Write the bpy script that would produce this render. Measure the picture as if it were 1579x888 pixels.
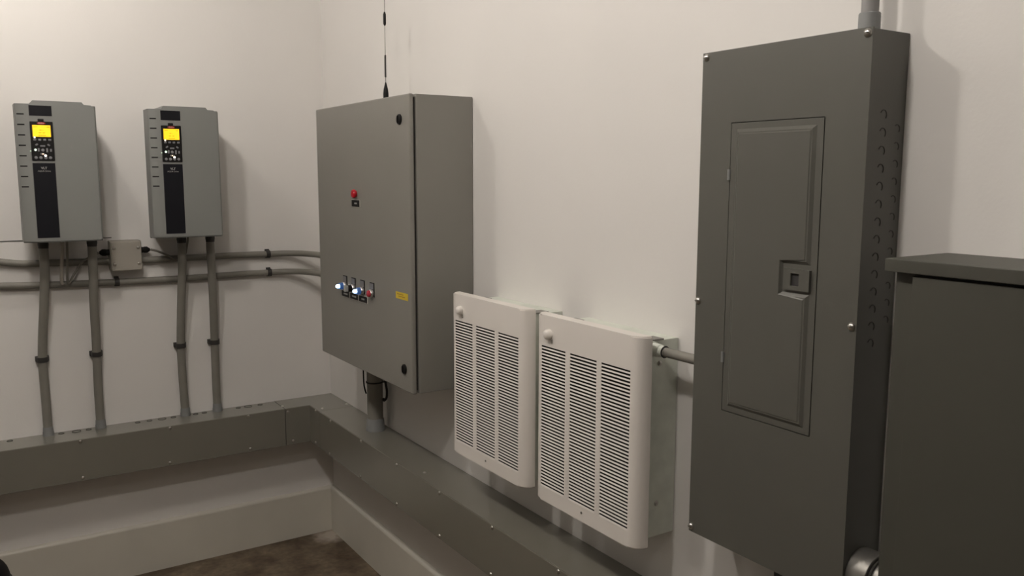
import bpy, bmesh, math
from mathutils import Vector, Matrix

# ------------------------------------------------------------------ clear
for o in list(bpy.data.objects):
    bpy.data.objects.remove(o, do_unlink=True)
S = bpy.context.scene
COL = S.collection
PI = math.pi

# ------------------------------------------------------------------ camera
F_PX = 1308.158
yaw, pitch, roll = 0.5755, -0.1324, 0.0019
fw = Vector((math.sin(yaw)*math.cos(pitch), math.cos(yaw)*math.cos(pitch), math.sin(pitch)))
rt0 = Vector((math.cos(yaw), -math.sin(yaw), 0))
up0 = rt0.cross(fw)
rt = rt0*math.cos(roll) + up0*math.sin(roll)
up = -rt0*math.sin(roll) + up0*math.cos(roll)
cam_data = bpy.data.cameras.new('camera')
cam_data.sensor_fit = 'HORIZONTAL'
cam_data.sensor_width = 36.0
cam_data.lens = F_PX*36.0/1579.0
cam_data.clip_start = 0.02
cam = bpy.data.objects.new('camera', cam_data)
COL.objects.link(cam)
cam.matrix_world = Matrix(((rt.x, up.x, -fw.x, -1.3153), (rt.y, up.y, -fw.y, -3.4921), (rt.z, up.z, -fw.z, 1.5722), (0, 0, 0, 1)))
S.camera = cam

# ------------------------------------------------------------------ world, lights, exposure
w = bpy.data.worlds.new('world'); S.world = w; w.use_nodes = True
w.node_tree.nodes['Background'].inputs[0].default_value = (1, 0.95, 0.9, 1)
w.node_tree.nodes['Background'].inputs[1].default_value = 0.02
S.view_settings.view_transform = 'Standard'
S.view_settings.look = 'None'
S.view_settings.exposure = 0.06
S.view_settings.gamma = 1.0
S.view_settings.use_curve_mapping = False
CEIL = 2.76
# three globe ceiling lamps; the first entry is added to brighten camera-facing sides (built with the room below)
LAMPS = [(-1.36, -3.55, 42.0), (-1.34, -2.58, 175.0), (-1.36, -1.55, 155.0), (-1.34, -0.55, 72.0)]
LAMP_COLOR, LAMP_R, LAMP_Z = (1.0, 0.93, 0.856), 0.068, 2.655

# ------------------------------------------------------------------ materials
MATS = {}
def mat(name, col, rough=0.5, metal=0.0, var=0.06, vscale=6.0, bump=0.0, bscale=200.0, spec=0.5, emit=None, estr=0.0, col2=None, coat=0.0):
    m = bpy.data.materials.new(name); m.use_nodes = True
    nt = m.node_tree; b = nt.nodes['Principled BSDF']
    b.inputs['Roughness'].default_value = rough
    b.inputs['Metallic'].default_value = metal
    b.inputs['Specular IOR Level'].default_value = spec
    if coat: b.inputs['Coat Weight'].default_value = coat; b.inputs['Coat Roughness'].default_value = 0.22
    tc = nt.nodes.new('ShaderNodeTexCoord')
    n = nt.nodes.new('ShaderNodeTexNoise'); n.inputs['Scale'].default_value = vscale; n.inputs['Detail'].default_value = 5
    nt.links.new(tc.outputs['Object'], n.inputs['Vector'])
    r = nt.nodes.new('ShaderNodeValToRGB')
    c2 = col2 or tuple(min(1, c*(1+var)) for c in col)
    c1 = tuple(c*(1-var) for c in col) if not col2 else col
    r.color_ramp.elements[0].position = 0.3; r.color_ramp.elements[1].position = 0.7
    r.color_ramp.elements[0].color = (*c1, 1); r.color_ramp.elements[1].color = (*c2, 1)
    nt.links.new(n.outputs['Fac'], r.inputs['Fac'])
    nt.links.new(r.outputs['Color'], b.inputs['Base Color'])
    if bump:
        n2 = nt.nodes.new('ShaderNodeTexNoise'); n2.inputs['Scale'].default_value = bscale; n2.inputs['Detail'].default_value = 3
        nt.links.new(tc.outputs['Object'], n2.inputs['Vector'])
        bp = nt.nodes.new('ShaderNodeBump'); bp.inputs['Strength'].default_value = bump; bp.inputs['Distance'].default_value = 0.002
        nt.links.new(n2.outputs['Fac'], bp.inputs['Height']); nt.links.new(bp.outputs['Normal'], b.inputs['Normal'])
    if emit:
        b.inputs['Emission Color'].default_value = (*emit, 1); b.inputs['Emission Strength'].default_value = estr
    MATS[name] = m
    return m
mat('wall_paint', (0.77, 0.75, 0.725), 0.75, var=0.012, vscale=3, bump=0.12, bscale=140)
mat('rear_paint', (0.42, 0.40, 0.375), 0.8, var=0.02)
mat('ceiling_paint', (0.50, 0.485, 0.46), 0.85, var=0.01)
mat('curb_paint', (0.64, 0.615, 0.545), 0.38, var=0.04, vscale=4, bump=0.1, bscale=60)
mat('enclosure_grey', (0.222, 0.213, 0.192), 0.42, var=0.02, bump=0.06, bscale=500)
mat('drive_grey', (0.21, 0.215, 0.205), 0.5, var=0.02, bump=0.05, bscale=600)
mat('panel_grey', (0.102, 0.1005, 0.087), 0.38, var=0.03, bump=0.08, bscale=500)
mat('cabinet_grey', (0.066, 0.065, 0.053), 0.5, var=0.03, bump=0.08, bscale=500)
mat('wireway_grey', (0.178, 0.170, 0.143), 0.30, coat=0.9, var=0.03, bump=0.06, bscale=400)
mat('conduit_grey', (0.215, 0.205, 0.180), 0.55, var=0.04, vscale=20)
mat('pvc_grey', (0.27, 0.265, 0.26), 0.45, var=0.03)
mat('fitting_grey', (0.22, 0.225, 0.225), 0.5, var=0.05, vscale=30)
mat('galvanised', (0.68, 0.71, 0.64), 0.45, metal=0.0, var=0.08, vscale=25)
mat('steel', (0.55, 0.53, 0.50), 0.28, metal=1.0, var=0.05)
mat('dull_steel', (0.30, 0.29, 0.27), 0.45, metal=0.8, var=0.08)
mat('heater_white', (0.80, 0.76, 0.715), 0.4, var=0.01)
mat('black_plastic', (0.008, 0.0075, 0.0075), 0.5, var=0.1, spec=0.2)
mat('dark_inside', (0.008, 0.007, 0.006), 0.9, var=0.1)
mat('black_gloss', (0.007, 0.007, 0.010), 0.45, var=0.1, spec=0.2)
mat('rubber_dark', (0.035, 0.033, 0.032), 0.7, var=0.1)
mat('strap_dark', (0.03, 0.027, 0.026), 0.55, var=0.1)
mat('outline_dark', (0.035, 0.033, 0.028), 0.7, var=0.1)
mat('knockout_line', (0.035, 0.033, 0.028), 0.6, var=0.1)
mat('red_plastic', (0.42, 0.008, 0.02), 0.3, var=0.05)
mat('red_logo', (0.45, 0.03, 0.02), 0.4, var=0.05)
mat('red_lens', (0.45, 0.04, 0.06), 0.15, var=0.05)
mat('button_grey', (0.20, 0.20, 0.21), 0.5, var=0.05)
mat('legend_grey', (0.16, 0.155, 0.165), 0.4, var=0.05)
mat('chrome_ring', (0.62, 0.60, 0.60), 0.25, metal=0.9, var=0.04)
mat('label_white', (0.75, 0.75, 0.75), 0.5, var=0.02)
mat('text_grey', (0.36, 0.36, 0.34), 0.6, var=0.02)
mat('label_edge', (0.42, 0.40, 0.36), 0.5, var=0.02)
mat('sticker_yellow', (0.62, 0.44, 0.03), 0.5, col2=(0.66, 0.49, 0.04), vscale=30)
mat('sticker_print', (0.34, 0.20, 0.01), 0.5)
mat('box_grey', (0.37, 0.345, 0.30), 0.45, var=0.02)
mat('cable_grey', (0.20, 0.19, 0.165), 0.6, var=0.05)
mat('cable_black', (0.012, 0.011, 0.010), 0.5, var=0.1)
mat('cable_pale', (0.42, 0.39, 0.34), 0.6, var=0.05)
mat('screen_amber', (0.9, 0.55, 0.02), 0.4, emit=(1.0, 0.55, 0.01), estr=0.95)
mat('screen_text', (0.35, 0.18, 0.0), 0.5, emit=(0.75, 0.36, 0.0), estr=0.7)
mat('led_white', (1, 0.9, 0.8), 0.3, emit=(1.0, 0.86, 0.72), estr=3.0)
mat('led_green', (0.6, 1, 0.6), 0.3, emit=(0.75, 1.0, 0.72), estr=2.4)
mat('led_amber', (1, 0.6, 0.4), 0.3, emit=(1.0, 0.62, 0.42), estr=2.5)
mat('lamp_blue_white', (0.8, 0.9, 1), 0.3, emit=(0.50, 0.76, 1.0), estr=3.0)
mat('knob_skirt_glow', (0.05, 0.08, 0.14), 0.3, var=0.05, emit=(0.03, 0.12, 0.40), estr=0.35)  # halo of the lit knob put into the skirt as blue emission
for i_, l_ in enumerate(LAMPS): mat('globe_glow_%d' % i_, (0.9, 0.9, 0.88), 0.5, emit=LAMP_COLOR, estr=l_[2])
mat('lamp_housing', (0.7, 0.7, 0.68), 0.5)

# floor : brown stained concrete
def floor_material():
    m = bpy.data.materials.new('floor_concrete'); m.use_nodes = True
    nt = m.node_tree; b = nt.nodes['Principled BSDF']; b.inputs['Roughness'].default_value = 0.62
    tc = nt.nodes.new('ShaderNodeTexCoord')
    def noise(s, d):
        n = nt.nodes.new('ShaderNodeTexNoise'); n.inputs['Scale'].default_value = s; n.inputs['Detail'].default_value = d
        nt.links.new(tc.outputs['Object'], n.inputs['Vector']); return n
    def ramp(f, p0, c0, p1, c1):
        r = nt.nodes.new('ShaderNodeValToRGB'); e = r.color_ramp.elements
        e[0].position = p0; e[1].position = p1; e[0].color = (*c0, 1); e[1].color = (*c1, 1)
        nt.links.new(f, r.inputs['Fac']); return r
    n1 = noise(7, 8); r1 = ramp(n1.outputs['Fac'], 0.36, (0.10, 0.068, 0.042), 0.66, (0.26, 0.205, 0.14))
    n2 = noise(45, 4); r2 = ramp(n2.outputs['Fac'], 0.3, (0.6, 0.6, 0.6), 0.7, (1, 1, 1))
    mx = nt.nodes.new('ShaderNodeMix'); mx.data_type = 'RGBA'; mx.blend_type = 'MULTIPLY'; mx.inputs[0].default_value = 1
    nt.links.new(r1.outputs['Color'], mx.inputs[6]); nt.links.new(r2.outputs['Color'], mx.inputs[7])
    # dried whitish mineral stain by the corner
    mp = nt.nodes.new('ShaderNodeMapping'); mp.inputs['Location'].default_value = (0.045*9, 0.075*9, 0); mp.inputs['Scale'].default_value = (9, 9, 9)
    nt.links.new(tc.outputs['Object'], mp.inputs['Vector'])
    g = nt.nodes.new('ShaderNodeTexGradient'); g.gradient_type = 'SPHERICAL'; nt.links.new(mp.outputs['Vector'], g.inputs['Vector'])
    n3 = noise(22, 6)
    mul = nt.nodes.new('ShaderNodeMath'); mul.operation = 'MULTIPLY'
    nt.links.new(g.outputs['Fac'], mul.inputs[0]); nt.links.new(n3.outputs['Fac'], mul.inputs[1])
    r3 = ramp(mul.outputs[0], 0.08, (0, 0, 0), 0.35, (1, 1, 1))
    mx2 = nt.nodes.new('ShaderNodeMix'); mx2.data_type = 'RGBA'
    nt.links.new(r3.outputs['Color'], mx2.inputs[0]); nt.links.new(mx.outputs[2], mx2.inputs[6]); mx2.inputs[7].default_value = (0.42, 0.37, 0.32, 1)
    nt.links.new(mx2.outputs[2], b.inputs['Base Color'])
    bp = nt.nodes.new('ShaderNodeBump'); bp.inputs['Strength'].default_value = 0.3; bp.inputs['Distance'].default_value = 0.004
    nt.links.new(n2.outputs['Fac'], bp.inputs['Height']); nt.links.new(bp.outputs['Normal'], b.inputs['Normal'])
    MATS['floor_concrete'] = m
floor_material()

# ------------------------------------------------------------------ mesh helpers
def new(): return bmesh.new()
def bx(bm, x0, x1, y0, y1, z0, z1, bev=0.0, seg=2, edges=None):
    """box with optional bevel; edges: filter function on edge direction/mid"""
    x0, x1 = min(x0, x1), max(x0, x1); y0, y1 = min(y0, y1), max(y0, y1); z0, z1 = min(z0, z1), max(z0, z1)
    vs = [bm.verts.new((x, y, z)) for x in (x0, x1) for y in (y0, y1) for z in (z0, z1)]
    fs = [(0, 1, 3, 2), (4, 6, 7, 5), (0, 4, 5, 1), (2, 3, 7, 6), (0, 2, 6, 4), (1, 5, 7, 3)]
    nf = [bm.faces.new([vs[i] for i in f]) for f in fs]
    if bev:
        es = set(e for f in nf for e in f.edges)
        if edges: es = [e for e in es if edges((e.verts[0].co+e.verts[1].co)/2, (e.verts[0].co-e.verts[1].co).normalized())]
        bmesh.ops.bevel(bm, geom=list(es), offset=bev, segments=seg, affect='EDGES', profile=0.5)
    return bm
def frame_of(d):
    d = d.normalized()
    a = Vector((0, 0, 1)) if abs(d.z) < 0.9 else Vector((1, 0, 0))
    u = d.cross(a).normalized(); return u, d.cross(u).normalized()
def tube(bm, pts, r, seg=14, caps=True):
    pts = [Vector(p) for p in pts]; rs = r if isinstance(r, (list, tuple)) else [r]*len(pts)
    rings = []; u = v = None
    for i, p in enumerate(pts):
        d = (pts[min(i+1, len(pts)-1)] - pts[max(i-1, 0)]).normalized()
        if u is None: u, v = frame_of(d)
        else:
            u = (u - d*u.dot(d)).normalized(); v = d.cross(u).normalized()
        rings.append([bm.verts.new(p + (u*math.cos(2*PI*k/seg)+v*math.sin(2*PI*k/seg))*rs[i]) for k in range(seg)])
    for a, b in zip(rings, rings[1:]):
        for k in range(seg): bm.faces.new((a[k], a[(k+1) % seg], b[(k+1) % seg], b[k]))
    if caps:
        bm.faces.new(rings[0][::-1]); bm.faces.new(rings[-1])
    return bm
def spline(pts, n=8):
    """Catmull-Rom through the points"""
    P = [Vector(p) for p in pts]; P = [P[0]*2-P[1]] + P + [P[-1]*2-P[-2]]
    out = []
    for i in range(1, len(P)-2):
        for k in range(n):
            t = k/n; a, b, c, d = P[i-1], P[i], P[i+1], P[i+2]
            out.append(0.5*((2*b)+(c-a)*t+(2*a-5*b+4*c-d)*t*t+(3*b-a-3*c+d)*t**3))
    out.append(P[-2]); return out
def lathe(bm, base, axis, prof, seg=20):
    """prof: list of (distance along axis, radius)"""
    base = Vector(base); axis = Vector(axis).normalized(); u, v = frame_of(axis)
    rings = []
    for t, r in prof:
        c = base+axis*t
        if r < 1e-6: rings.append([bm.verts.new(c)])
        else: rings.append([bm.verts.new(c+(u*math.cos(2*PI*k/seg)+v*math.sin(2*PI*k/seg))*r) for k in range(seg)])
    for a, b in zip(rings, rings[1:]):
        for k in range(seg):
            k2 = (k+1) % seg
            if len(a) == 1 and len(b) == 1: continue
            if len(a) == 1: bm.faces.new((a[0], b[k2], b[k]))
            elif len(b) == 1: bm.faces.new((a[k], a[k2], b[0]))
            else: bm.faces.new((a[k], a[k2], b[k2], b[k]))
    if len(rings[0]) > 1: bm.faces.new(rings[0][::-1])
    if len(rings[-1]) > 1: bm.faces.new(rings[-1])
    return bm
def ring(bm, c, axis, R, r, seg=22, rs=6, start=0.0, frac=1.0):
    c = Vector(c); axis = Vector(axis).normalized(); u, v = frame_of(axis)
    n = int(seg*frac)
    rows = []
    for i in range(n if frac >= 1 else n+1):
        a = start+2*PI*i/seg; d = u*math.cos(a)+v*math.sin(a)
        rows.append([bm.verts.new(c+d*(R+r*math.cos(2*PI*k/rs))+axis*(r*math.sin(2*PI*k/rs))) for k in range(rs)])
    m = len(rows)
    for i in range(m if frac >= 1 else m-1):
        a, b = rows[i], rows[(i+1) % m]
        for k in range(rs): bm.faces.new((a[k], a[(k+1) % rs], b[(k+1) % rs], b[k]))
    return bm
def prism(bm, poly, fn, h0, h1, bev=0.0):
    """extrude a 2D polygon; fn(a,b,h) -> 3D"""
    lo = [bm.verts.new(fn(a, b, h0)) for a, b in poly]; hi = [bm.verts.new(fn(a, b, h1)) for a, b in poly]
    n = len(poly)
    f1 = bm.faces.new(lo[::-1]); f2 = bm.faces.new(hi)
    for i in range(n): bm.faces.new((lo[i], lo[(i+1) % n], hi[(i+1) % n], hi[i]))
    if bev: bmesh.ops.bevel(bm, geom=list(f2.edges), offset=bev, segments=2, affect='EDGES', profile=0.5)
    return bm
def base_of(p):
    q = p
    while q.parent: q = q.parent
    return q.location
def link(name, me, material, parent=None, smooth=None):
    o = bpy.data.objects.new(name, me); COL.objects.link(o)
    if material is not None and not me.materials: me.materials.append(MATS[material])
    if parent: o.parent = parent
    return o
def obj(name, bm, material, parent=None, smooth=40):
    """one mesh object built in world coordinates; stored relative to its thing's base"""
    bmesh.ops.recalc_face_normals(bm, faces=bm.faces[:])
    me = bpy.data.meshes.new(name)
    if parent: bmesh.ops.translate(bm, verts=bm.verts[:], vec=-base_of(parent))
    bm.to_mesh(me); bm.free()
    if smooth:
        me.polygons.foreach_set('use_smooth', [True]*len(me.polygons))
        me.set_sharp_from_angle(angle=math.radians(smooth))
    o = link(name, me, material, parent)
    wn = o.modifiers.new('weighted_normals', 'WEIGHTED_NORMAL'); wn.keep_sharp = True; wn.weight = 80
    return o
def place(name, me, material, parent, loc, rot=None):
    """shares mesh data; loc in world coordinates"""
    o = link(name, me, material, parent)
    o.location = Vector(loc) - base_of(parent)
    if rot: o.rotation_euler = rot
    return o
def mesh_of(bm, material, smooth=40):
    bmesh.ops.recalc_face_normals(bm, faces=bm.faces[:])
    me = bpy.data.meshes.new('shared'); bm.to_mesh(me); bm.free()
    me.polygons.foreach_set('use_smooth', [True]*len(me.polygons)); me.set_sharp_from_angle(angle=math.radians(smooth))
    me.materials.append(MATS[material]); return me
def thing(name, label, cat, loc, group=None):
    o = bpy.data.objects.new(name, None); COL.objects.link(o); o.location = loc; o.empty_display_size = 0.05
    o['label'] = label; o['category'] = cat
    if group: o['group'] = group
    return o
def tag(o, label, cat, group=None):
    o['label'] = label; o['category'] = cat
    if group: o['group'] = group
    return o
def struct(name, bm, material, label=None, parent=None):
    o = obj(name, bm, material, parent)
    if parent is None: o['kind'] = 'structure'
    if label: o['label'] = label
    return o
def copy_tree(o, parent=None):
    c = o.copy(); COL.objects.link(c); c.parent = parent
    for ch in list(o.children): copy_tree(ch, c)
    return c
def text(name, body, size, origin, right, upv, material, parent, depth=0.0004, align='CENTER', bold=0.0):
    """flat lettering as a real mesh; origin is the baseline centre"""
    cu = bpy.data.curves.new('lettering', 'FONT'); cu.body = body; cu.size = size; cu.align_x = align; cu.extrude = depth; cu.offset = bold
    cu.resolution_u = 2
    tmp = bpy.data.objects.new('lettering_tmp', cu); COL.objects.link(tmp)
    dg = bpy.context.evaluated_depsgraph_get(); dg.update()
    me = bpy.data.meshes.new_from_object(tmp.evaluated_get(dg))
    bpy.data.objects.remove(tmp, do_unlink=True); bpy.data.curves.remove(cu)
    r = Vector(right).normalized(); u = Vector(upv).normalized(); n = r.cross(u)
    M = Matrix(((r.x, u.x, n.x, origin[0]), (r.y, u.y, n.y, origin[1]), (r.z, u.z, n.z, origin[2]), (0, 0, 0, 1)))
    me.transform(Matrix.Translation(-base_of(parent)) @ M)
    me.materials.clear()
    return link(name, me, material, parent)

# ================================================================== THE ROOM
X0, Y0 = -4.2, -6.0          # far extents of the room behind the camera
bm = new(); bx(bm, X0, 0, Y0, 0, -0.1, 0); struct('floor', bm, 'floor_concrete')
bm = new(); bx(bm, X0-0.15, 0.15, Y0-0.15, 0.15, CEIL, CEIL+0.1); struct('ceiling', bm, 'ceiling_paint')
bm = new(); bx(bm, X0-0.15, 0.15, 0, 0.15, -0.1, CEIL); wl = struct('wall_left', bm, 'wall_paint')
bm = new(); bx(bm, 0, 0.15, Y0-0.15, 0, -0.1, CEIL); struct('wall_right', bm, 'wall_paint')
bm = new(); bx(bm, X0-0.15, 0.15, Y0-0.15, Y0, -0.1, CEIL); struct('wall_rear', bm, 'rear_paint')
bm = new(); bx(bm, X0-0.15, X0, Y0, 0, -0.1, CEIL); struct('wall_side', bm, 'rear_paint')
# thin board joint across the left wall behind the drives
bm = new(); bx(bm, -2.4, -0.845, -0.0012, 0.004, 1.3345, 1.3375); struct('panel_joint', bm, 'outline_dark', parent=wl)
# painted concrete curb at the foot of both walls, rounded upper lip
def curb_profile(d, r, zt):
    out = [(0.0, 0.0), (d, 0.0), (d, zt-r)]
    for k in range(1, 7):
        a = k/6*PI/2; out.append((d-r+r*math.cos(a), zt-r+r*math.sin(a)))
    out.append((0.0, zt)); return out
pf = curb_profile(0.020, 0.013, 0.2005)
bm = new(); prism(bm, pf, lambda a, b, h: (h, -a, b), X0, -0.0001); struct('baseboard_left', bm, 'curb_paint')
bm = new(); prism(bm, pf, lambda a, b, h: (-a, h, b), Y0, -0.0001); struct('baseboard_right', bm, 'curb_paint')

# globe lamps on the ceiling, above the frame; the first is an added fill
for i, (lx, ly, lp) in enumerate(LAMPS):
    t = thing('ceiling_lamp', ['added unseen fill globe right above the camera, out of frame', 'second round globe ceiling lamp from the camera, above the frame', 'third round globe ceiling lamp from the camera, above the frame', 'round globe ceiling lamp nearest the room corner, above the frame'][i], 'ceiling lamp', (lx, ly, CEIL), 'globe lamps in a row on the ceiling')
    bm = new(); lathe(bm, (lx, ly, CEIL), (0, 0, -1), [(0, 0.065), (0.018, 0.062), (0.030, 0.040), (0.045, 0.036)], 24); obj('lamp_holder', bm, 'lamp_housing', t)
    bm = new(); lathe(bm, (lx, ly, LAMP_Z+LAMP_R), (0, 0, -1), [(LAMP_R*(1-math.cos(a*PI/12)), LAMP_R*math.sin(a*PI/12) if 0 < a < 12 else 0) for a in range(13)], 20); obj('globe', bm, 'globe_glow_%d' % i, t)

# ================================================================== WIREWAY (grey trunking on both walls)
ZT, ZB, WL, WR = 0.6183, 0.4617, 0.1423, 0.148
bm = new(); lathe(bm, (0, 0, 0), (0, 0, 1), [(0, 0.0062), (0.0012, 0.0060), (0.0030, 0.0046), (0.0040, 0.0022), (0.0042, 0)], 10); SCREW = mesh_of(bm, 'steel')
ROT_NX = (0, -PI/2, 0); ROT_NY = (PI/2, 0, 0)
bm = new(); ring(bm, (0, 0, 0), (0, 0, 1), 0.0145, 0.0015, 20, 5); KO_BIG = mesh_of(bm, 'outline_dark')
bm = new(); ring(bm, (0, 0, 0), (0, 0, 1), 0.0090, 0.0014, 16, 5); KO_SMALL = mesh_of(bm, 'outline_dark')
XS = -0.2525      # joint between left run and corner elbow
YS = -0.2525
# left run
t = thing('wireway', 'grey steel wireway run along the left wall below the drives', 'wireway', (-1.2, 0, ZB), 'wireway sections')
bm = new(); bx(bm, -3.0, XS-0.0012, -WL+0.002, -0.0005, ZB, ZT, 0.0015); obj('trough', bm, 'wireway_grey', t)
bm = new(); bx(bm, -3.0, XS-0.0012, -WL-0.0005, -WL+0.0022, ZB+0.001, ZT-0.0015, 0.0008); obj('cover', bm, 'wireway_grey', t)
for x in (-0.4021, -0.70, -1.008, -1.312): place('screw', SCREW, None, t, (x, -WL, 0.6105), ROT_NY)
for x in (-0.3994, -0.7066, -1.0072, -1.312): place('screw', SCREW, None, t, (x, -WL, 0.4745), ROT_NY)
for x, b in ((-1.223, 0), (-1.058, 0), (-1.0075, 1), (-0.9665, 0), (-0.795, 0), (-0.752, 0), (-0.7057, 1), (-0.664, 0), (-0.579, 0), (-0.545, 0), (-0.41, 0), (-0.3704, 1), (-0.32, 0)):
    place('knockout', KO_BIG if b else KO_SMALL, None, t, (x, -0.026, ZT+0.0002))
# corner elbow
t = thing('wireway_elbow', 'grey steel corner elbow joining the two wireway runs', 'wireway', (-0.1, -0.1, ZB), 'wireway sections')
poly = [(XS+0.0015, -0.0005), (XS+0.0015, -WL+0.002), (-WR+0.002, -WL+0.002), (-WR+0.002, YS), (-0.0005, YS), (-0.0005, -0.0005)]
bm = new(); prism(bm, poly, lambda a, b, h: (a, b, h), ZB, ZT); obj('trough', bm, 'wireway_grey', t)
bm = new(); bx(bm, XS+0.0015, -WR, -WL-0.0005, -WL+0.0022, ZB+0.001, ZT-0.0015, 0.0006); obj('cover', bm, 'wireway_grey', t)
bm = new(); bx(bm, -WR-0.0005, -WR+0.0022, -WL, YS, ZB+0.001, ZT-0.0015, 0.0006); obj('cover', bm, 'wireway_grey', t)
for x, z in ((-0.241, 0.604), (-0.2228, 0.4785)): place('screw', SCREW, None, t, (x, -WL, z), ROT_NY)
for y, z in ((-0.2157, 0.611), (-0.2043, 0.4745)): place('screw', SCREW, None, t, (-WR, y, z), ROT_NX)
for x, y in ((-0.25, -0.102), (-0.121, -0.221), (-0.012, -0.21)): place('screw', SCREW, None, t, (x, y, ZT))
bm = new(); bx(bm, XS-0.0012, XS+0.0010, -WL-0.0004, -0.001, ZB+0.001, ZT-0.0005); obj('joint_gap', bm, 'outline_dark', t)
# right run
t = thing('wireway', 'long grey steel wireway run along the right wall under the heaters', 'wireway', (0, -1.5, ZB), 'wireway sections')
bm = new(); bx(bm, -WR+0.002, -0.0005, -3.9, YS-0.0012, ZB, ZT, 0.0015); obj('trough', bm, 'wireway_grey', t)
bm = new(); bx(bm, -WR-0.0005, -WR+0.0022, -3.9, YS-0.0012, ZB+0.001, ZT-0.0015, 0.0008); obj('cover', bm, 'wireway_grey', t)
for y in (-0.3822, -0.6858, -0.9869, -1.2897, -1.5951, -1.9039, -2.21): place('screw', SCREW, None, t, (-WR, y, 0.6105), ROT_NX)
for y in (-0.3655, -0.6719, -0.9817, -1.2869, -1.5879, -1.90, -2.21): place('screw', SCREW, None, t, (-WR, y, 0.4722), ROT_NX)
place('screw', SCREW, None, t, (-0.115, -1.1265, ZT))

# ================================================================== CONTROL ENCLOSURE
EY1, EY2, EZ1, EZ2, EX = -0.4873, -1.2472, 0.9168, 1.8043, -0.2128
t = thing('control_enclosure', 'large grey steel control cabinet with pilot lights beside the room corner', 'control cabinet', (0, (EY1+EY2)/2, EZ1))
bm = new(); bx(bm, EX+0.0215, -0.0005, EY2, EY1, EZ1, EZ2, 0.003); obj('body', bm, 'enclosure_grey', t)
bm = new(); bx(bm, EX+0.0145, EX+0.0220, EY2+0.010, EY1-0.010, EZ1+0.010, EZ2-0.010); obj('gasket', bm, 'dark_inside', t)
bm = new(); bx(bm, EX, EX+0.0150, EY2, EY1, EZ1, EZ2, 0.0045, 3); door = obj('door', bm, 'enclosure_grey', t)
for y, z in ((-1.184, 1.7336), (-1.193, 0.9858)):
    bm = new(); lathe(bm, (EX, y, z), (-1, 0, 0), [(0, 0.0155), (0.004, 0.0150), (0.006, 0.0125), (0.007, 0.0)], 22)
    bx(bm, EX-0.0095, EX-0.006, y-0.002, y+0.002, z-0.010, z+0.010, 0.0008); q = obj('latch', bm, 'black_plastic', door); q['label'] = 'black quarter-turn door latch'
# red indicator and its plate
bm = new(); lathe(bm, (EX, -0.842, 1.5095), (-1, 0, 0), [(0, 0.0115), (0.004, 0.0115), (0.005, 0.0145), (0.009, 0.0145), (0.013, 0.012), (0.0145, 0.0)], 24); q = obj('push_button', bm, 'red_plastic', door); q['label'] = 'red dome push button'
def nameplate(y0, y1, z0, z1, words):
    bm = new(); bx(bm, EX-0.0016, EX, y1, y0, z0, z1, 0.0004); p = obj('nameplate', bm, 'label_edge', door)
    bm = new(); bx(bm, EX-0.0020, EX-0.0012, y1+0.0035, y0-0.0015, z0+0.0015, z1-0.0015); obj('plate_face', bm, 'black_plastic', p)
    n = len(words); zc = (z0+z1)/2; yc = (y0+y1)/2; tot = sum(words)+0.0012*(n-1); y = yc+tot/2
    bm = new()
    for wd in words:          # engraved marks too small to read
        bx(bm, EX-0.0023, EX-0.0019, y-wd, y, zc-0.0026, zc+0.0026); y -= wd+0.0012
    obj('engraving', bm, 'text_grey', p)
nameplate(-0.8085, -0.878, 1.4655, 1.4905, [0.006, 0.006, 0.006])
for i in range(3):
    y0 = -0.700-0.0755*i
    nameplate(y0, y0-0.0735, 1.1515, 1.1745, [[0.007, 0.007, 0.011, 0.006], [0.008, 0.007, 0.009, 0.007], [0.006, 0.006, 0.010]][i])
# operators with legend plates
OPS = [(-0.7335, 'lit'), (-0.8085, 'switch'), (-0.8845, 'lit'), (-0.962, 'red')]
for y, kind in OPS:
    bm = new(); bx(bm, EX-0.002, EX, y-0.0175, y+0.0175, 1.180, 1.2265, 0.0008); lp = obj('legend_plate', bm, 'black_plastic', door)
    bm = new(); bx(bm, EX-0.0026, EX-0.0018, y-0.0125, y+0.0145, 1.2055, 1.2235); obj('legend_insert', bm, 'legend_grey', lp)
    zc = 1.191
    bm = new(); lathe(bm, (EX-0.002, y, zc), (-1, 0, 0), [(0, 0.0148), (0.006, 0.0148), (0.009, 0.0125), (0.0092, 0.0)], 22); rg = obj('bezel', bm, 'chrome_ring', lp)
    if kind == 'lit':
        bm = new(); lathe(bm, (EX-0.011, y, zc), (-1, 0, 0), [(0, 0.0120), (0.010, 0.0118), (0.012, 0.010), (0.0122, 0)], 20); obj('knob_skirt', bm, 'knob_skirt_glow', lp)
        bm = new(); lathe(bm, (EX-0.020, y, zc), (-1, 0, 0), [(0, 0.0068), (0.009, 0.0068), (0.013, 0.0058), (0.0155, 0.0036), (0.016, 0)], 20); q = obj('lit_knob', bm, 'lamp_blue_white', lp); q['label'] = 'glowing blue-white selector knob'
    elif kind == 'switch':
        bm = new(); lathe(bm, (EX-0.011, y, zc), (-1, 0, 0), [(0, 0.0120), (0.010, 0.0118), (0.012, 0.010), (0.0122, 0)], 20); obj('knob_skirt', bm, 'black_plastic', lp)
        bm = new(); bx(bm, EX-0.036, EX-0.021, y-0.0055, y+0.0055, zc-0.0100, zc+0.0100, 0.0025, 3); q = obj('knob', bm, 'text_grey', lp); q['label'] = 'unlit grey selector knob'
    else:
        bm = new(); lathe(bm, (EX-0.011, y, zc), (-1, 0, 0), [(0, 0.0115), (0.005, 0.0110), (0.008, 0.007), (0.009, 0)], 20); q = obj('lens', bm, 'red_lens', lp); q['label'] = 'red indicator lens'
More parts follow.
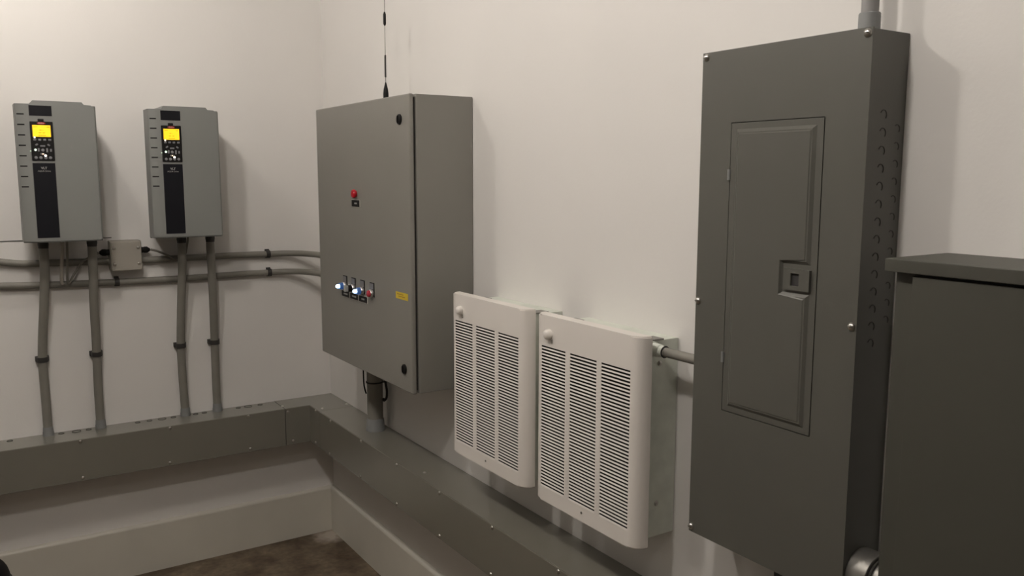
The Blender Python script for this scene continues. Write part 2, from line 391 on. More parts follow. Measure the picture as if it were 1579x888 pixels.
# yellow sticker
bm = new(); bx(bm, EX-0.0006, EX, -1.2235, -1.1395, 1.1985, 1.2195); st = obj('sticker', bm, 'sticker_yellow', door); st['label'] = 'small yellow warning sticker'
bm = new()
for k, (a, b) in enumerate(((0.010, 0.052), (0.018, 0.064))): bx(bm, EX-0.0009, EX-0.0005, -1.1395-b, -1.1395-a, 1.2115-0.0065*k, 1.2143-0.0065*k)
obj('print', bm, 'sticker_print', st)

# antenna on the enclosure roof
AX, AY = -0.12, -0.8895
t = thing('antenna', 'thin black whip antenna with coil on top of the control cabinet', 'antenna', (AX, AY, EZ2))
bm = new(); lathe(bm, (AX, AY, EZ2), (0, 0, 1), [(0, 0.0125), (0.003, 0.0125), (0.006, 0.0085), (0.030, 0.0088), (0.045, 0.0072), (0.062, 0.0030), (0.067, 0.0016)], 18); obj('base', bm, 'black_plastic', t)
bm = new(); tube(bm, [(AX, AY, EZ2+0.06), (AX, AY, 1.892)], 0.0016, 8); tube(bm, [(AX, AY, 1.950), (AX+0.001, AY, 2.40)], 0.0014, 8); obj('whip', bm, 'dull_steel', t)
bm = new(); pts = [(AX+0.0026*math.cos(a*2*PI/8), AY+0.0026*math.sin(a*2*PI/8), 1.8885+0.068*a/(8*18)) for a in range(8*18+1)]
tube(bm, pts, 0.0012, 5); tube(bm, [(AX, AY, 1.887), (AX, AY, 1.958)], 0.0022, 8); obj('coil', bm, 'rubber_dark', t)
bm = new(); lathe(bm, (AX, AY, 2.050), (0, 0, 1), [(0, 0.0018), (0.006, 0.0046), (0.036, 0.0046), (0.044, 0.0018)], 14); obj('phasing_sleeve', bm, 'black_plastic', t)

# thick riser conduit under the enclosure
PX, PY, PR = -0.056, -0.606, 0.0295
t = thing('riser_conduit', 'thick grey conduit standing on the wireway beneath the control cabinet', 'conduit', (PX, PY, ZT))
bm = new(); tube(bm, [(PX, PY, ZT+0.03), (PX, PY, EZ1+0.001)], PR, 24); obj('pipe', bm, 'conduit_grey', t)
bm = new(); lathe(bm, (PX, PY, ZT), (0, 0, 1), [(0, 0.0365), (0.006, 0.0365), (0.010, 0.0345), (0.040, 0.0325), (0.046, 0.0300)], 26); obj('fitting', bm, 'fitting_grey', t)
bm = new(); ring(bm, (PX, PY, 0.803), (0, 0, 1), PR+0.001, 0.0030, 24, 6); tube(bm, [(PX+0.022, PY-0.020, 0.803), (PX+0.046, PY-0.036, 0.806)], 0.0026, 6); obj('zip_tie', bm, 'cable_black', t)
bm = new(); tube(bm, spline([(PX-0.034, PY+0.022, EZ1+0.004), (PX-0.035, PY+0.022, 0.86), (PX-0.0345, PY+0.0215, 0.80), (PX-0.032, PY+0.0185, 0.775), (PX-0.028, PY+0.016, 0.758)]), 0.0030, 8)
tag(obj('thin_cable', bm, 'cable_black'), 'short thin black cable dropping left of the thick conduit', 'cable')
bm = new(); tube(bm, spline([(PX+0.028, PY-0.020, EZ1+0.004), (PX+0.029, PY-0.020, 0.84), (PX+0.034, PY-0.022, 0.800), (PX+0.038, PY-0.024, 0.768), (PX+0.036, PY-0.024, 0.742), (PX+0.028, PY-0.021, 0.731), (PX+0.0235, PY-0.025, 0.740)]), 0.0045, 10)
tag(obj('cable_loop', bm, 'cable_black'), 'black cable looping down on the right of the thick conduit', 'cable')

# ================================================================== DRIVES (two alike)
VZ1, VZ2, VW, VD = 1.3440, 1.8015, 0.240, 0.2490
def make_drive(x0, label):
    t = thing('variable_speed_drive', label, 'motor drive', (x0, 0, VZ1), 'variable speed drives on the left wall')
    P = lambda s, y, z: (x0+s, y, z)
    # front shell
    plan = [(0.0, -0.158), (0.0, -0.236), (0.005, -0.2415), (0.033, -VD), (VW-0.005, -VD), (VW, -VD+0.005), (VW, -0.158)]
    bm = new(); prism(bm, plan, lambda a, b, h: (x0+a, b, h), VZ1, VZ2)
    hz = [e for e in bm.edges if abs(e.verts[0].co.z-e.verts[1].co.z) < 1e-6 and max(e.verts[0].co.y, e.verts[1].co.y) < -0.2]
    bmesh.ops.bevel(bm, geom=hz, offset=0.004, segments=2, affect='EDGES'); sh = obj('front_shell', bm, 'drive_grey', t)
    # narrower rear housing with heat-sink fins below/above
    bm = new(); bx(bm, x0+0.028, x0+VW-0.020, -0.160, -0.0005, VZ1+0.012, VZ2-0.010, 0.004); obj('rear_housing', bm, 'drive_grey', t)
    cap = [(0.046, VZ2-0.003), (0.054, VZ2+0.0125), (0.200, VZ2+0.0125), (0.207, VZ2+0.004), (0.228, VZ2+0.003), (0.232, VZ2-0.003)]
    bm = new(); prism(bm, cap, lambda a, b, h: (x0+a, h, b), -0.03, -0.232); obj('top_cap', bm, 'drive_grey', t)
    for sx in (0.012, VW-0.012):
        bm = new(); bx(bm, x0+sx-0.010, x0+sx+0.010, -0.166, -0.150, VZ1-0.004, VZ1+0.02, 0.002); obj('mounting_lug', bm, 'rubber_dark', t)
    # vent slots down the left edge
    for k in range(8):
        z = 1.7675-0.0339*k; q = new()
        prism(q, [(0.0050, -0.2420), (0.0255, -0.2475), (0.0255, -0.244), (0.0050, -0.239)], lambda a, b, h: (x0+a, b, h), z-0.0021, z+0.0021); obj('vent_slot', q, 'black_plastic', sh)
    Yf = -VD
    bm = new(); bx(bm, x0+0.0405, x0+0.107, Yf-0.0008, Yf+0.002, 1.7630, 1.7965, 0.0003); obj('upper_badge', bm, 'black_gloss', t)
    bm = new(); bx(bm, x0+0.0405, x0+0.107, Yf-0.0008, Yf+0.002, 1.3595, 1.6085, 0.0003); lb = obj('lower_badge', bm, 'black_gloss', t)
    text('lettering', 'VLT', 0.0105, (x0+0.0735, Yf-0.0012, 1.5885), (1, 0, 0), (0, 0, 1), 'text_grey', lb, bold=0.0002)
    text('lettering', 'AQUA Drive', 0.0070, (x0+0.0735, Yf-0.0012, 1.5800), (1, 0, 0), (0, 0, 1), 'text_grey', lb)
    # operator keypad
    kp = new(); bx(kp, x0+0.0400, x0+0.1075, Yf-0.0045, Yf+0.002, 1.6165, 1.7445, 0.0022); bx(kp, x0+0.064, x0+0.0815, Yf-0.0035, Yf+0.002, 1.744, 1.7535, 0.002); kp = obj('keypad', kp, 'black_plastic', t)
    K = Yf-0.0045
    def sz(X, Y):   # zoomed picture grid -> metres on the keypad
        return x0+0.0405+(X-(40+45*(Y-130)/675))*0.0001677, 1.7445-(Y-130)*0.0001896
    bm = new(); bx(bm, x0+0.0470, x0+0.0998, K-0.0006, K+0.001, 1.6945, 1.7325, 0.0003); sc = obj('screen', bm, 'screen_amber', kp); sc['label'] = 'lit amber display screen'
    bm = new()
    for z, a, b in ((1.7265, 0.050, 0.062), (1.7265, 0.088, 0.097), (1.7165, 0.067, 0.0735), (1.7160, 0.076, 0.078), (1.7075, 0.064, 0.072), (1.7075, 0.076, 0.083), (1.699, 0.063, 0.085)):
        bx(bm, x0+a, x0+b, K-0.0009, K-0.0005, z-0.0010, z+0.0010)
    obj('screen_text', bm, 'screen_text', sc)
    lg = new(); lathe(lg, (x0+0.0735, K+0.0005, 1.7385), (0, -1, 0), [(0, 0.006), (0.0010, 0.006), (0.0014, 0.005), (0.0014, 0)], 20)
    for v in lg.verts:
        v.co.x = x0+0.0735+(v.co.x-(x0+0.0735))*2.1; v.co.z = 1.7385+(v.co.z-1.7385)*0.62
    lg = obj('maker_logo', lg, 'red_logo', kp); lg['label'] = 'red oval maker logo'
    text('lettering', 'Danfoss', 0.0052, (x0+0.0735, K-0.0013, 1.7370), (1, 0, 0), (0, 0, 1), 'label_white', lg, depth=0.0002)
    def key(X, Y, w, h, rot=0.0):
        cx, cz = sz(X, Y); q = new(); bx(q, -w/2, w/2, -0.0016, 0.0008, -h/2, h/2, min(w, h)*0.22)
        bmesh.ops.rotate(q, verts=q.verts[:], cent=(0, 0, 0), matrix=Matrix.Rotation(rot, 3, 'Y')); bmesh.ops.translate(q, verts=q.verts[:], vec=(cx, K, cz)); obj('key', q, 'button_grey', kp)
    for X in (128, 213, 300, 388): key(X, 445, 0.0088, 0.0066)
    key(160, 530, 0.0085, 0.0056, -0.6); key(370, 535, 0.0085, 0.0056, 0.6); key(265, 553, 0.0150, 0.0056); key(262, 688, 0.0120, 0.0052)
    key(197, 620, 0.0058, 0.0115); key(342, 625, 0.0058, 0.0140); key(408, 625, 0.0062, 0.0095)
    def rkey(X, Y, r):
        cx, cz = sz(X, Y); q = new(); lathe(q, (cx, K+0.0005, cz), (0, -1, 0), [(0, r), (0.0016, r*0.96), (0.0022, r*0.7), (0.0022, 0)], 16); obj('key', q, 'button_grey', kp)
    rkey(268, 625, 0.0052)
    for X in (150, 233, 320, 402): rkey(X, 755, 0.0050)
    for X, Y, r, m in ((125, 405, 0.0026, 'led_white'), (140, 620, 0.0034, 'led_green'), (315, 718, 0.0036, 'led_white'), (270, 690, 0.0020, 'led_amber'), (58, 640, 0.0012, 'led_green')):  # the last, tiny green dot is a painted glow, not a lamp
        cx, cz = sz(X, Y); q = new(); lathe(q, (cx, K, cz), (0, -1, 0), [(0, r), (0.0018, r*0.9), (0.0028, r*0.4), (0.0029, 0)], 14); q = obj('indicator', q, m, kp); q['label'] = 'small lit spot'
    return t
d1 = make_drive(-1.1438, 'grey motor drive with lit amber display, nearer the left edge of the photo')
d2 = copy_tree(d1); d2.location = (-0.7370, 0, VZ1)
d2['label'] = 'grey motor drive with lit amber display, between the junction box and the control cabinet'

# ================================================================== FLEXIBLE CONDUITS under the drives
VC = [
 [(-1.0789, -.1, 1.3087), (-1.0792, -.09, 1.2274), (-1.0871, -.07, 1.1094), (-1.0969, -.045, .9886), (-1.1019, -.03, .8908), (-1.1006, -.024, .7678), (-1.0998, -.023, .6452)],
 [(-.924, -.1, 1.3133), (-.9254, -.09, 1.1943), (-.9264, -.07, 1.0962), (-.924, -.045, .9707), (-.9236, -.03, .8866), (-.9249, -.024, .7679), (-.9243, -.023, .6417)],
 [(-.6158, -.1, 1.3121), (-.6155, -.09, 1.2242), (-.6185, -.07, 1.1217), (-.6218, -.045, .9911), (-.6233, -.03, .893), (-.6209, -.024, .7524), (-.6175, -.023, .6406)],
 [(-.5105, -.1, 1.3077), (-.5071, -.09, 1.2181), (-.5018, -.07, 1.0873), (-.4966, -.045, .9792), (-.4941, -.03, .892), (-.4938, -.024, .7354), (-.4931, -.023, .6326)]]
VL = ['leftmost grey flexible conduit, under the drive at the left edge', 'grey flexible conduit second from left, just left of the junction box',
      'grey flexible conduit third from left, just right of the junction box', 'rightmost of the four upright grey flexible conduits']
for pts, lab in zip(VC, VL):
    bx0, by0 = pts[-1][0], pts[-1][1]
    t = thing('flexible_conduit', lab, 'conduit', (bx0, by0, ZT), 'flexible conduits dropping from the drives')
    full = [(pts[0][0], -0.102, VZ1+0.001)] + pts + [(bx0, by0, ZT+0.012)]
    bm = new(); tube(bm, spline(full, 6), 0.0155, 18); obj('tube', bm, 'conduit_grey', t)
    bm = new(); lathe(bm, (bx0, by0, ZT), (0, 0, 1), [(0, 0.0188), (0.012, 0.0188), (0.014, 0.0178), (0.030, 0.0168), (0.033, 0.0158)], 18); obj('lower_fitting', bm, 'fitting_grey', t)
    bm = new(); lathe(bm, (pts[0][0], -0.102, VZ1), (0, 0, -1), [(0, 0.0195), (0.006, 0.0195), (0.007, 0.0175), (0.020, 0.0175), (0.022, 0.0165), (0.030, 0.0162)], 18); obj('upper_fitting', bm, 'rubber_dark', t)
    c = Vector(pts[4]); c.z = 0.905
    bm = new(); lathe(bm, (c.x, c.y, c.z-0.009), (0, 0, 1), [(0, 0.0160), (0, 0.0192), (0.018, 0.0192), (0.018, 0.0160)], 20); bx(bm, c.x-0.022, c.x+0.022, c.y+0.010, -0.0005, c.z-0.009, c.z+0.009, 0.001); q = obj('strap', bm, 'strap_dark', t); q['label'] = 'black clamp strap'

# horizontal conduits on the left wall, turning into the enclosure
HU = [(-1.62, -.018, 1.345), (-1.45, -.018, 1.320), (-1.32, -.018, 1.288), (-1.21, -.018, 1.2655), (-1.1512, -.018, 1.2565), (-1.0987, -.018, 1.2540), (-.9949, -.018, 1.2523), (-.885, -.018, 1.2500), (-.7062, -.018, 1.2470), (-.543, -.018, 1.2483), (-.329, -.018, 1.2481), (-.2625, -.019, 1.2470), (-.200, -.030, 1.2480), (-.140, -.075, 1.2480), (-.105, -.16, 1.2480), (-.095, -.30, 1.2480), (-.095, -.4878, 1.2480)]
HL = [(-1.62, -.018, 1.1900), (-1.40, -.018, 1.1850), (-1.2157, -.018, 1.1803), (-1.1583, -.018, 1.1775), (-.9997, -.018, 1.1725), (-.8272, -.018, 1.1693), (-.6295, -.018, 1.1676), (-.5467, -.018, 1.1681), (-.3922, -.018, 1.1707), (-.2599, -.019, 1.1706), (-.200, -.030, 1.1715), (-.140, -.075, 1.1720), (-.105, -.16, 1.1720), (-.095, -.30, 1.1720), (-.095, -.4878, 1.1720)]
for pts, lab, straps in ((HU, 'upper of the two grey conduits running along the left wall', [(-.2625, 1.247)]), (HL, 'lower of the two grey conduits running along the left wall', [(-.2599, 1.1706), (-.838, 1.1693)])):
    t = thing('wall_conduit', lab, 'conduit', (-0.8, 0, pts[7][2]), 'conduits along the left wall')
    bm = new(); tube(bm, spline(pts, 5), 0.0125, 16); obj('tube', bm, 'conduit_grey', t)
    for x, z in straps:
        bm = new(); lathe(bm, (x-0.008, -.0185, z), (1, 0, 0), [(0, 0.0130), (0, 0.0158), (0.016, 0.0158), (0.016, 0.0130)], 18); bx(bm, x-0.008, x+0.008, -0.012, -0.0005, z-0.016, z+0.020, 0.001); q = obj('strap', bm, 'strap_dark', t); q['label'] = 'black clamp strap'

# junction box between the drives
t = thing('junction_box', 'small square beige-grey junction box between the two drives', 'junction box', (-0.805, 0, 1.215))
bm = new(); bx(bm, -0.8600, -0.7520, -0.058, -0.0005, 1.2135, 1.3270, 0.004); bd = obj('body', bm, 'box_grey', t)
bm = new(); bx(bm, -0.8590, -0.7530, -0.066, -0.0585, 1.2145, 1.3260, 0.005, 3); ld = obj('lid', bm, 'box_grey', t)
for x, z in ((-0.848, 1.300), (-0.764, 1.300), (-0.848, 1.240), (-0.764, 1.240)): place('screw', SCREW, None, ld, (x, -0.0655, z), ROT_NY)
for x, sgn, z, r in ((-0.860, -1, 1.284, 0.0115), (-0.752, 1, 1.288, 0.0110)):
    bm = new(); lathe(bm, (x, -0.034, z), (sgn, 0, 0), [(0, r), (0.012, r), (0.013, r*1.1), (0.024, r*1.1), (0.030, r*0.7), (0.034, r*0.45)], 14); q = obj('cable_gland', bm, 'black_plastic', t); q['label'] = 'black cable gland'
def cable(name, pts, r, m, label):
    bm = new(); tube(bm, spline(pts, 6), r, 8); return tag(obj(name, bm, m), label, 'cable')
cable('cable', [(-0.716, -0.034, 1.288), (-0.690, -0.036, 1.280), (-0.655, -0.045, 1.262), (-0.618, -0.056, 1.244), (-0.598, -0.060, 1.262), (-0.592, -0.085, 1.31), (-0.590, -0.10, VZ1+0.004)], 0.0042, 'cable_grey', 'grey cable from the junction box up to the right-hand drive')
cable('cable', [(-0.896, -0.034, 1.284), (-0.915, -0.036, 1.275), (-0.955, -0.040, 1.250), (-0.985, -0.042, 1.205), (-1.000, -0.042, 1.178), (-1.006, -0.048, 1.20), (-1.004, -0.08, 1.28), (-1.003, -0.10, VZ1+0.004)], 0.0044, 'cable_grey', 'grey cable looping from the junction box to the left-hand drive')
cable('cable', [(-1.018, -0.10, VZ1+0.004), (-1.019, -0.085, 1.30), (-1.022, -0.052, 1.24), (-1.024, -0.040, 1.19), (-1.020, -0.038, 1.175)], 0.0058, 'cable_pale', 'pale cable hanging straight down under the left-hand drive')

# ================================================================== WALL HEATERS (two alike)
HX, HZ0, HZ1, HWD, HR = -0.1430, 0.7660, 1.2360, 0.395, 0.032
PITCH, NROW = 0.00812, 44
COLS = [(0.0330, 0.1310), (0.1488, 0.2480), (0.2648, 0.3630)]
ZS1 = 1.1600; ZS0 = ZS1-PITCH*NROW
def make_heater(ya, label):
    t = thing('wall_heater', label, 'heater', (0, ya-HWD/2, HZ0), 'wall heaters under the cabinet row')
    T = lambda u: ya-u
    # rear wall can
    b0, b1 = 0.0375, HWD-0.0375
    bm = new(); bx(bm, HX+0.030, -0.0005, T(b0), T(b1), HZ0+0.002, 1.2165, 0.0015); can = obj('wall_can', bm, 'galvanised', t)
    for z in (1.165, 0.845): place('screw', SCREW, None, can, (-0.055, T(b1)-0.0002, z), (PI/2, 0, 0))
    for u in (0.045, b1-0.030):
        bm = new(); bx(bm, -0.090, -0.048, T(u), T(u+0.035), 1.2165, 1.2205, 0.0008); obj('mounting_tab', bm, 'dull_steel', t)
    # near-black liner standing in for the shade behind the louvres
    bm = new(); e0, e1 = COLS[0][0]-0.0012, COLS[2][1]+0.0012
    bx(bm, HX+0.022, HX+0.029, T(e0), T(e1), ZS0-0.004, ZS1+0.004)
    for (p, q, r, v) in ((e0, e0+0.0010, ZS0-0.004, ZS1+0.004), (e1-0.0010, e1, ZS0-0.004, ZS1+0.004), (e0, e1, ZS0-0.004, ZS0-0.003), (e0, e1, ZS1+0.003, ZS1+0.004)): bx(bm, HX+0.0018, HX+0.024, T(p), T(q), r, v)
    obj('shade_liner', bm, 'dark_inside', t)
    # front cover : sheet with three louvre openings and rounded vertical sides
    bm = new(); g = {}
    def V(x, u, z):
        k = (round(x, 5), round(u, 5), round(z, 5))
        if k not in g: g[k] = bm.verts.new((x, T(u), z))
        return g[k]
    us = [HR, COLS[0][0], COLS[0][1], COLS[1][0], COLS[1][1], COLS[2][0], COLS[2][1], HWD-HR]
    us = sorted(set(round(a, 5) for a in us)); zs = [HZ0, ZS0, ZS1, HZ1]
    for i in range(len(us)-1):
        for j in range(3):
            op = j == 1 and any(abs(us[i]-c[0]) < 1e-4 for c in COLS)
            if not op: bm.faces.new((V(HX, us[i], zs[j]), V(HX, us[i+1], zs[j]), V(HX, us[i+1], zs[j+1]), V(HX, us[i], zs[j+1])))
    for c in COLS:      # returns of the openings
        for (a, za, b, zb) in ((c[0], ZS0, c[1], ZS0), (c[1], ZS0, c[1], ZS1), (c[1], ZS1, c[0], ZS1), (c[0], ZS1, c[0], ZS0)):
            bm.faces.new((V(HX, a, za), V(HX, b, zb), V(HX+0.0014, b, zb), V(HX+0.0014, a, za)))
    def curve(side):
        out = []
        for k in range(9):
            a = k/8*PI/2
            u = HR-HR*math.sin(a); out.append((HX+HR-HR*math.cos(a), u if side < 0 else HWD-u))
        return out
    for side in (-1, 1):
        cv = curve(side)
        for p, q in zip(cv, cv[1:]):
            for j in range(3): bm.faces.new((V(p[0], p[1], zs[j]), V(q[0], q[1], zs[j]), V(q[0], q[1], zs[j+1]), V(p[0], p[1], zs[j+1])))
    outline = curve(-1)[::-1] + [(HX, u) for u in us[1:-1]] + curve(1)
    for z in (HZ0, HZ1): bm.faces.new([V(a, b, z) for a, b in outline])
    ed = [e for e in bm.edges if abs(e.verts[0].co.z-e.verts[1].co.z) < 1e-6 and len(e.link_faces) == 2 and abs(e.verts[0].co.z-HZ0) < 1e-5 or
          (abs(e.verts[0].co.z-e.verts[1].co.z) < 1e-6 and len(e.link_faces) == 2 and abs(e.verts[0].co.z-HZ1) < 1e-5)]
    bmesh.ops.bevel(bm, geom=ed, offset=0.003, segments=2, affect='EDGES')
    cover = obj('front_cover', bm, 'heater_white', t, smooth=35)
    # louvre slats, one mesh per column width shared by all rows
    for c in COLS:
        w_ = c[1]-c[0]; q = new()
        prof = [(0.0010, 0.0015), (0.0018, 0.0015), (0.0008, -0.0015), (-0.0002, -0.0016)]
        prism(q, [(a, b) for a, b in prof], lambda a, b, h: (a, h, b), -w_/2, w_/2); me = mesh_of(q, 'heater_white', 30)
        for r in range(NROW):
            z = ZS1-PITCH*(r+0.5)-0.0018
            place('slat', me, None, cover, (HX, T((c[0]+c[1])/2), z))
    # thermostat knob and cover screw
    bm = new(); lathe(bm, (HX, T(0.0665), 1.1915), (-1, 0, 0), [(0, 0.0125), (0.008, 0.0122), (0.012, 0.0105), (0.0145, 0.007), (0.0152, 0)], 24); obj('thermostat_knob', bm, 'heater_white', t)
    bm = new(); bx(bm, HX-0.003, HX+0.0005, T(0.0775)-0.002, T(0.0775)+0.002, 1.172, 1.180, 0.0006); obj('knob_stop', bm, 'dull_steel', t)
    bm = new(); lathe(bm, (HX, T(0.2000), 0.7875), (-1, 0, 0), [(0, 0.0032), (0.001, 0.0028), (0.0014, 0)], 12); obj('cover_screw', bm, 'dull_steel', t)
    return t
h1 = make_heater(-1.3525, 'white louvred wall heater nearer the control cabinet')
h2 = copy_tree(h1); h2.location = (0, -1.7855-HWD/2, HZ0)
h2['label'] = 'white louvred wall heater nearer the dark breaker panel'

# conduit between heater and breaker panel
CX_, CZ_ = -0.080, 1.2000
t = thing('short_conduit', 'short grey conduit joining the right-hand heater to the breaker panel', 'conduit', (CX_, -2.22, CZ_-0.01))
bm = new(); tube(bm, [(CX_, -2.150, CZ_), (CX_, -2.2925, CZ_)], 0.0105, 16); obj('pipe', bm, 'conduit_grey', t)
bm = new(); lathe(bm, (CX_, -2.1455, CZ_), (0, -1, 0), [(0, 0.0175), (0.005, 0.0175), (0.006, 0.0145), (0.026, 0.0142), (0.028, 0.0120), (0.040, 0.0120)], 18); obj('connector', bm, 'galvanised', t)
bm = new(); ring(bm, (CX_, -2.186, CZ_), (0, 1, 0), 0.0118, 0.0016, 18, 6); obj('lock_ring', bm, 'rubber_dark', t)

# ================================================================== BREAKER PANEL
BY1, BY2, BZ1, BZ2, BX = -2.292, -2.654, 0.8478, 1.8028, -0.1015
t = thing('breaker_panel', 'tall dark grey breaker panel with a small latched door', 'breaker panel', (0, (BY1+BY2)/2, BZ1))
bm = new(); bx(bm, BX+0.0035, -0.0005, BY2+0.0015, BY1-0.0015, BZ1+0.0015, BZ2-0.0015, 0.001); box_ = obj('box', bm, 'panel_grey', t)
# front trim as a frame around the door opening
DY1, DY2, DZ1, DZ2 = -2.3690, -2.5745, 1.1205, 1.6695
bm = new()
for (a, b, c, d) in ((BY2, DY2, BZ1, BZ2), (DY1, BY1, BZ1, BZ2), (DY2, DY1, BZ1, DZ1), (DY2, DY1, DZ2, BZ2)):
    bx(bm, BX, BX+0.0035, a, b, c, d)
bmesh.ops.remove_doubles(bm, verts=bm.verts[:], dist=1e-6)
tr = obj('front_trim', bm, 'panel_grey', t)
bm = new(); bx(bm, BX+0.0025, BX+0.0045, DY2, DY1, DZ1, DZ2); obj('gap_shade_backing', bm, 'outline_dark', t)  # dark sheet: shade of the door gap put into its colour
# door: sheet with raised field, notched for the latch
G = 0.0016
bm = new(); bx(bm, BX-0.0006, BX+0.0030, DY2+G, DY1-G, DZ1+G, DZ2-G, 0.0006); dr = obj('door', bm, 'panel_grey', t)
fy0, fy1, fz0, fz1 = -2.3835, -2.5600, 1.1330, 1.6570
ly, lz0, lz1 = -2.5030, 1.3690, 1.4190
poly = [(fy0, fz0), (fy1, fz0), (fy1, lz0), (ly, lz0), (ly, lz1), (fy1, lz1), (fy1, fz1), (fy0, fz1)]
bm = new()
lo = [bm.verts.new((BX-0.0004, a, b)) for a, b in poly]
ins = 0.0080
def inset(poly, d):
    out = []; n = len(poly)
    for i in range(n):
        p0, p1, p2 = Vector(poly[i-1]), Vector(poly[i]), Vector(poly[(i+1) % n])
        e1 = (p1-p0).normalized(); e2 = (p2-p1).normalized()
        n1 = Vector((e1.y, -e1.x)); n2 = Vector((e2.y, -e2.x))
        out.append(p1+(n1+n2)*d)
    return out
area = sum(poly[i-1][0]*poly[i][1]-poly[i][0]*poly[i-1][1] for i in range(len(poly)))
hi2 = inset(poly, ins if area < 0 else -ins)
hi = [bm.verts.new((BX-0.0060, a, b)) for a, b in hi2]
for i in range(len(lo)): bm.faces.new((lo[i-1], lo[i], hi[i], hi[i-1]))
tf = bm.faces.new(hi); bmesh.ops.bevel(bm, geom=list(tf.edges), offset=0.0022, segments=2, affect='EDGES')
obj('raised_field', bm, 'panel_grey', dr, smooth=30)
# latch
bm = new(); a0, a1, z0, z1 = -2.5085, -2.5625, 1.3740, 1.4110
for (p, q_, r_, s_) in ((a1, -2.5410, z0, z1), (-2.5235, a0, z0, z1), (-2.5410, -2.5235, z0, 1.3815), (-2.5410, -2.5235, 1.4035, z1)):
    bx(bm, BX-0.0065, BX, p, q_, r_, s_)
bmesh.ops.remove_doubles(bm, verts=bm.verts[:], dist=1e-6)
la = obj('latch', bm, 'panel_grey', dr); la['label'] = 'square push latch of the panel door'
bm = new(); bx(bm, BX-0.0025, BX-0.0005, -2.5410, -2.5235, 1.3815, 1.4035); obj('latch_pocket', bm, 'rubber_dark', la)
for z in (1.5733, 1.2259):
    bm = new(); tube(bm, [(BX-0.0012, DY1+0.0002, z-0.010), (BX-0.0012, DY1+0.0002, z+0.010)], 0.0034, 10); obj('hinge', bm, 'fitting_grey', dr)
bm = new(); lathe(bm, (0, 0, 0), (0, 0, 1), [(0, 0.0072), (0.0012, 0.0070), (0.0036, 0.0054), (0.0050, 0.0028), (0.0053, 0)], 16); PSC = mesh_of(bm, 'steel')
bm = new(); bx(bm, -0.0005, 0.0005, -0.0045, 0.0045, 0.0046, 0.0054); PSL = mesh_of(bm, 'outline_dark')
for y, z in ((-2.3015, 1.7940), (-2.6450, 1.7943), (-2.2985, 1.3266), (-2.6450, 1.3266), (-2.2985, 0.8590), (-2.6450, 0.8590)):
    s = place('cover_screw', PSC, None, t, (BX, y, z), ROT_NX)
    c = link('screw_slot', PSL, None, s)
bm = new(); ring(bm, (0, 0, 0), (0, 0, 1), 0.0080, 0.0009, 18, 5, -2.3, 0.56); KS1 = mesh_of(bm, 'knockout_line')
bm = new(); ring(bm, (0, 0, 0), (0, 0, 1), 0.0070, 0.0008, 16, 5, -2.3, 0.5); KS2 = mesh_of(bm, 'knockout_line')
for k in range(14):
    place('knockout', KS1, None, box_, (-0.0600, BY2+0.0013, 1.6690-0.0288*k), (PI/2, 0, 0))
for k in range(12):
    place('knockout', KS2, None, box_, (-0.0215, BY2+0.0013, 1.6480-0.0288*k), (PI/2, 0, 0))

# conduit rising from the panel top
t = thing('riser_conduit', 'grey plastic conduit rising from the top of the breaker panel', 'conduit', (-0.052, -2.612, BZ2))
bm = new(); tube(bm, [(-0.052, -2.612, 1.82), (-0.052, -2.612, CEIL)], 0.0137, 20); obj('pipe', bm, 'pvc_grey', t)
bm = new(); lathe(bm, (-0.052, -2.612, BZ2-0.0015), (0, 0, 1), [(0, 0.0172), (0.031, 0.0172), (0.033, 0.0160), (0.033, 0.0137)], 22); obj('coupling', bm, 'fitting_grey', t)
# nipple from panel bottom down to the wireway
t = thing('pipe_nipple', 'dark conduit nipple running from the breaker panel bottom to the wireway', 'conduit', (-0.050, -2.515, ZT))
bm = new(); tube(bm, [(-0.050, -2.515, ZT+0.002), (-0.050, -2.515, BZ1+0.002)], 0.029, 22); obj('pipe', bm, 'rubber_dark', t)
bm = new(); lathe(bm, (-0.050, -2.515, BZ1+0.0014), (0, 0, -1), [(0, 0.040), (0.010, 0.040), (0.011, 0.036), (0.026, 0.035)], 8); obj('lock_nut', bm, 'rubber_dark', t)
bm = new(); lathe(bm, (-0.050, -2.515, ZT), (0, 0, 1), [(0, 0.040), (0.010, 0.040), (0.011, 0.036), (0.020, 0.035)], 8); obj('lock_nut', bm, 'rubber_dark', t)

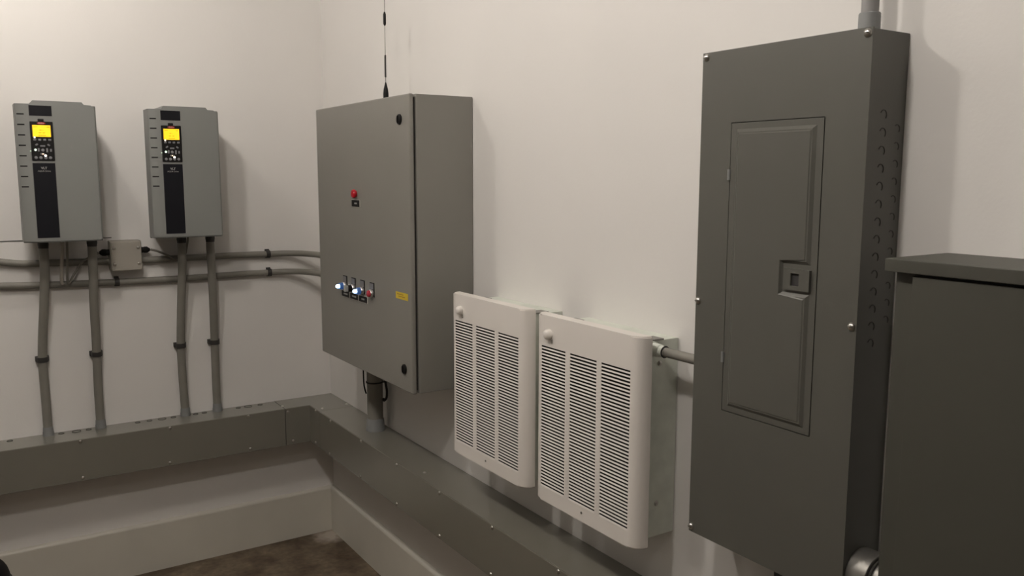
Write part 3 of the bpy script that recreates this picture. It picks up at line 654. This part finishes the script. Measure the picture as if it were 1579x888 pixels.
# ================================================================== CABINET at the right edge
KY = -2.7400; KW = 0.60; KZ = 1.4509
t = thing('metal_cabinet', 'dark grey-green wall cabinet with an overhanging lid at the right edge', 'cabinet', (0, KY-KW/2, 0.70))
bm = new(); bx(bm, -0.1490, -0.0005, KY-0.009, KY-KW+0.009, 0.70, KZ-0.002, 0.001); obj('body', bm, 'cabinet_grey', t)
bm = new(); bx(bm, -0.1663, -0.0005, KY, KY-KW, KZ-0.0195, KZ, 0.0015); obj('lid', bm, 'cabinet_grey', t)
bm = new(); bx(bm, -0.1600, -0.1500, KY-0.0410, KY-KW+0.0410, 0.74, KZ-0.0235, 0.0015); obj('door', bm, 'cabinet_grey', t)
bm = new(); bx(bm, -0.1505, -0.1485, KY-0.0395, KY-KW+0.0395, 0.738, KZ-0.020); obj('door_seal', bm, 'outline_dark', t)
# nipple between panel and cabinet
NX, NZ = -0.052, 0.893
t = thing('pipe_nipple', 'thick steel conduit nipple between the breaker panel and the right cabinet', 'conduit', (NX, -2.70, NZ-0.04))
bm = new(); tube(bm, [(NX, BY2+0.001, NZ), (NX, KY-0.0085, NZ)], 0.036, 26); obj('pipe', bm, 'dull_steel', t)
bm = new(); lathe(bm, (NX, BY2+0.0012, NZ), (0, -1, 0), [(0, 0.044), (0.036, 0.0435), (0.038, 0.041)], 28); obj('coupling', bm, 'dull_steel', t)
bm = new(); ring(bm, (NX, BY2-0.040, NZ), (0, 1, 0), 0.0385, 0.0022, 28, 6); obj('lock_ring', bm, 'outline_dark', t)

# ================================================================== dark round-topped thing at the lower left
bx_, by_ = -1.346, -0.862
t = thing('canister', 'black round-topped object cut off by the lower left corner of the photo', 'canister', (bx_, by_, 0))
prof = [(0, 0.085), (0.01, 0.088), (0.455, 0.078)] + [(0.463+0.078*math.sin(a*PI/16), max(0.078*math.cos(a*PI/16), 0)) for a in range(0, 9)]
bm = new(); lathe(bm, (bx_, by_, 0), (0, 0, 1), prof, 32); obj('shell', bm, 'black_plastic', t)
bm = new(); ring(bm, (bx_, by_, 0.46), (0, 0, 1), 0.0785, 0.004, 32, 8); obj('rim', bm, 'rubber_dark', t)
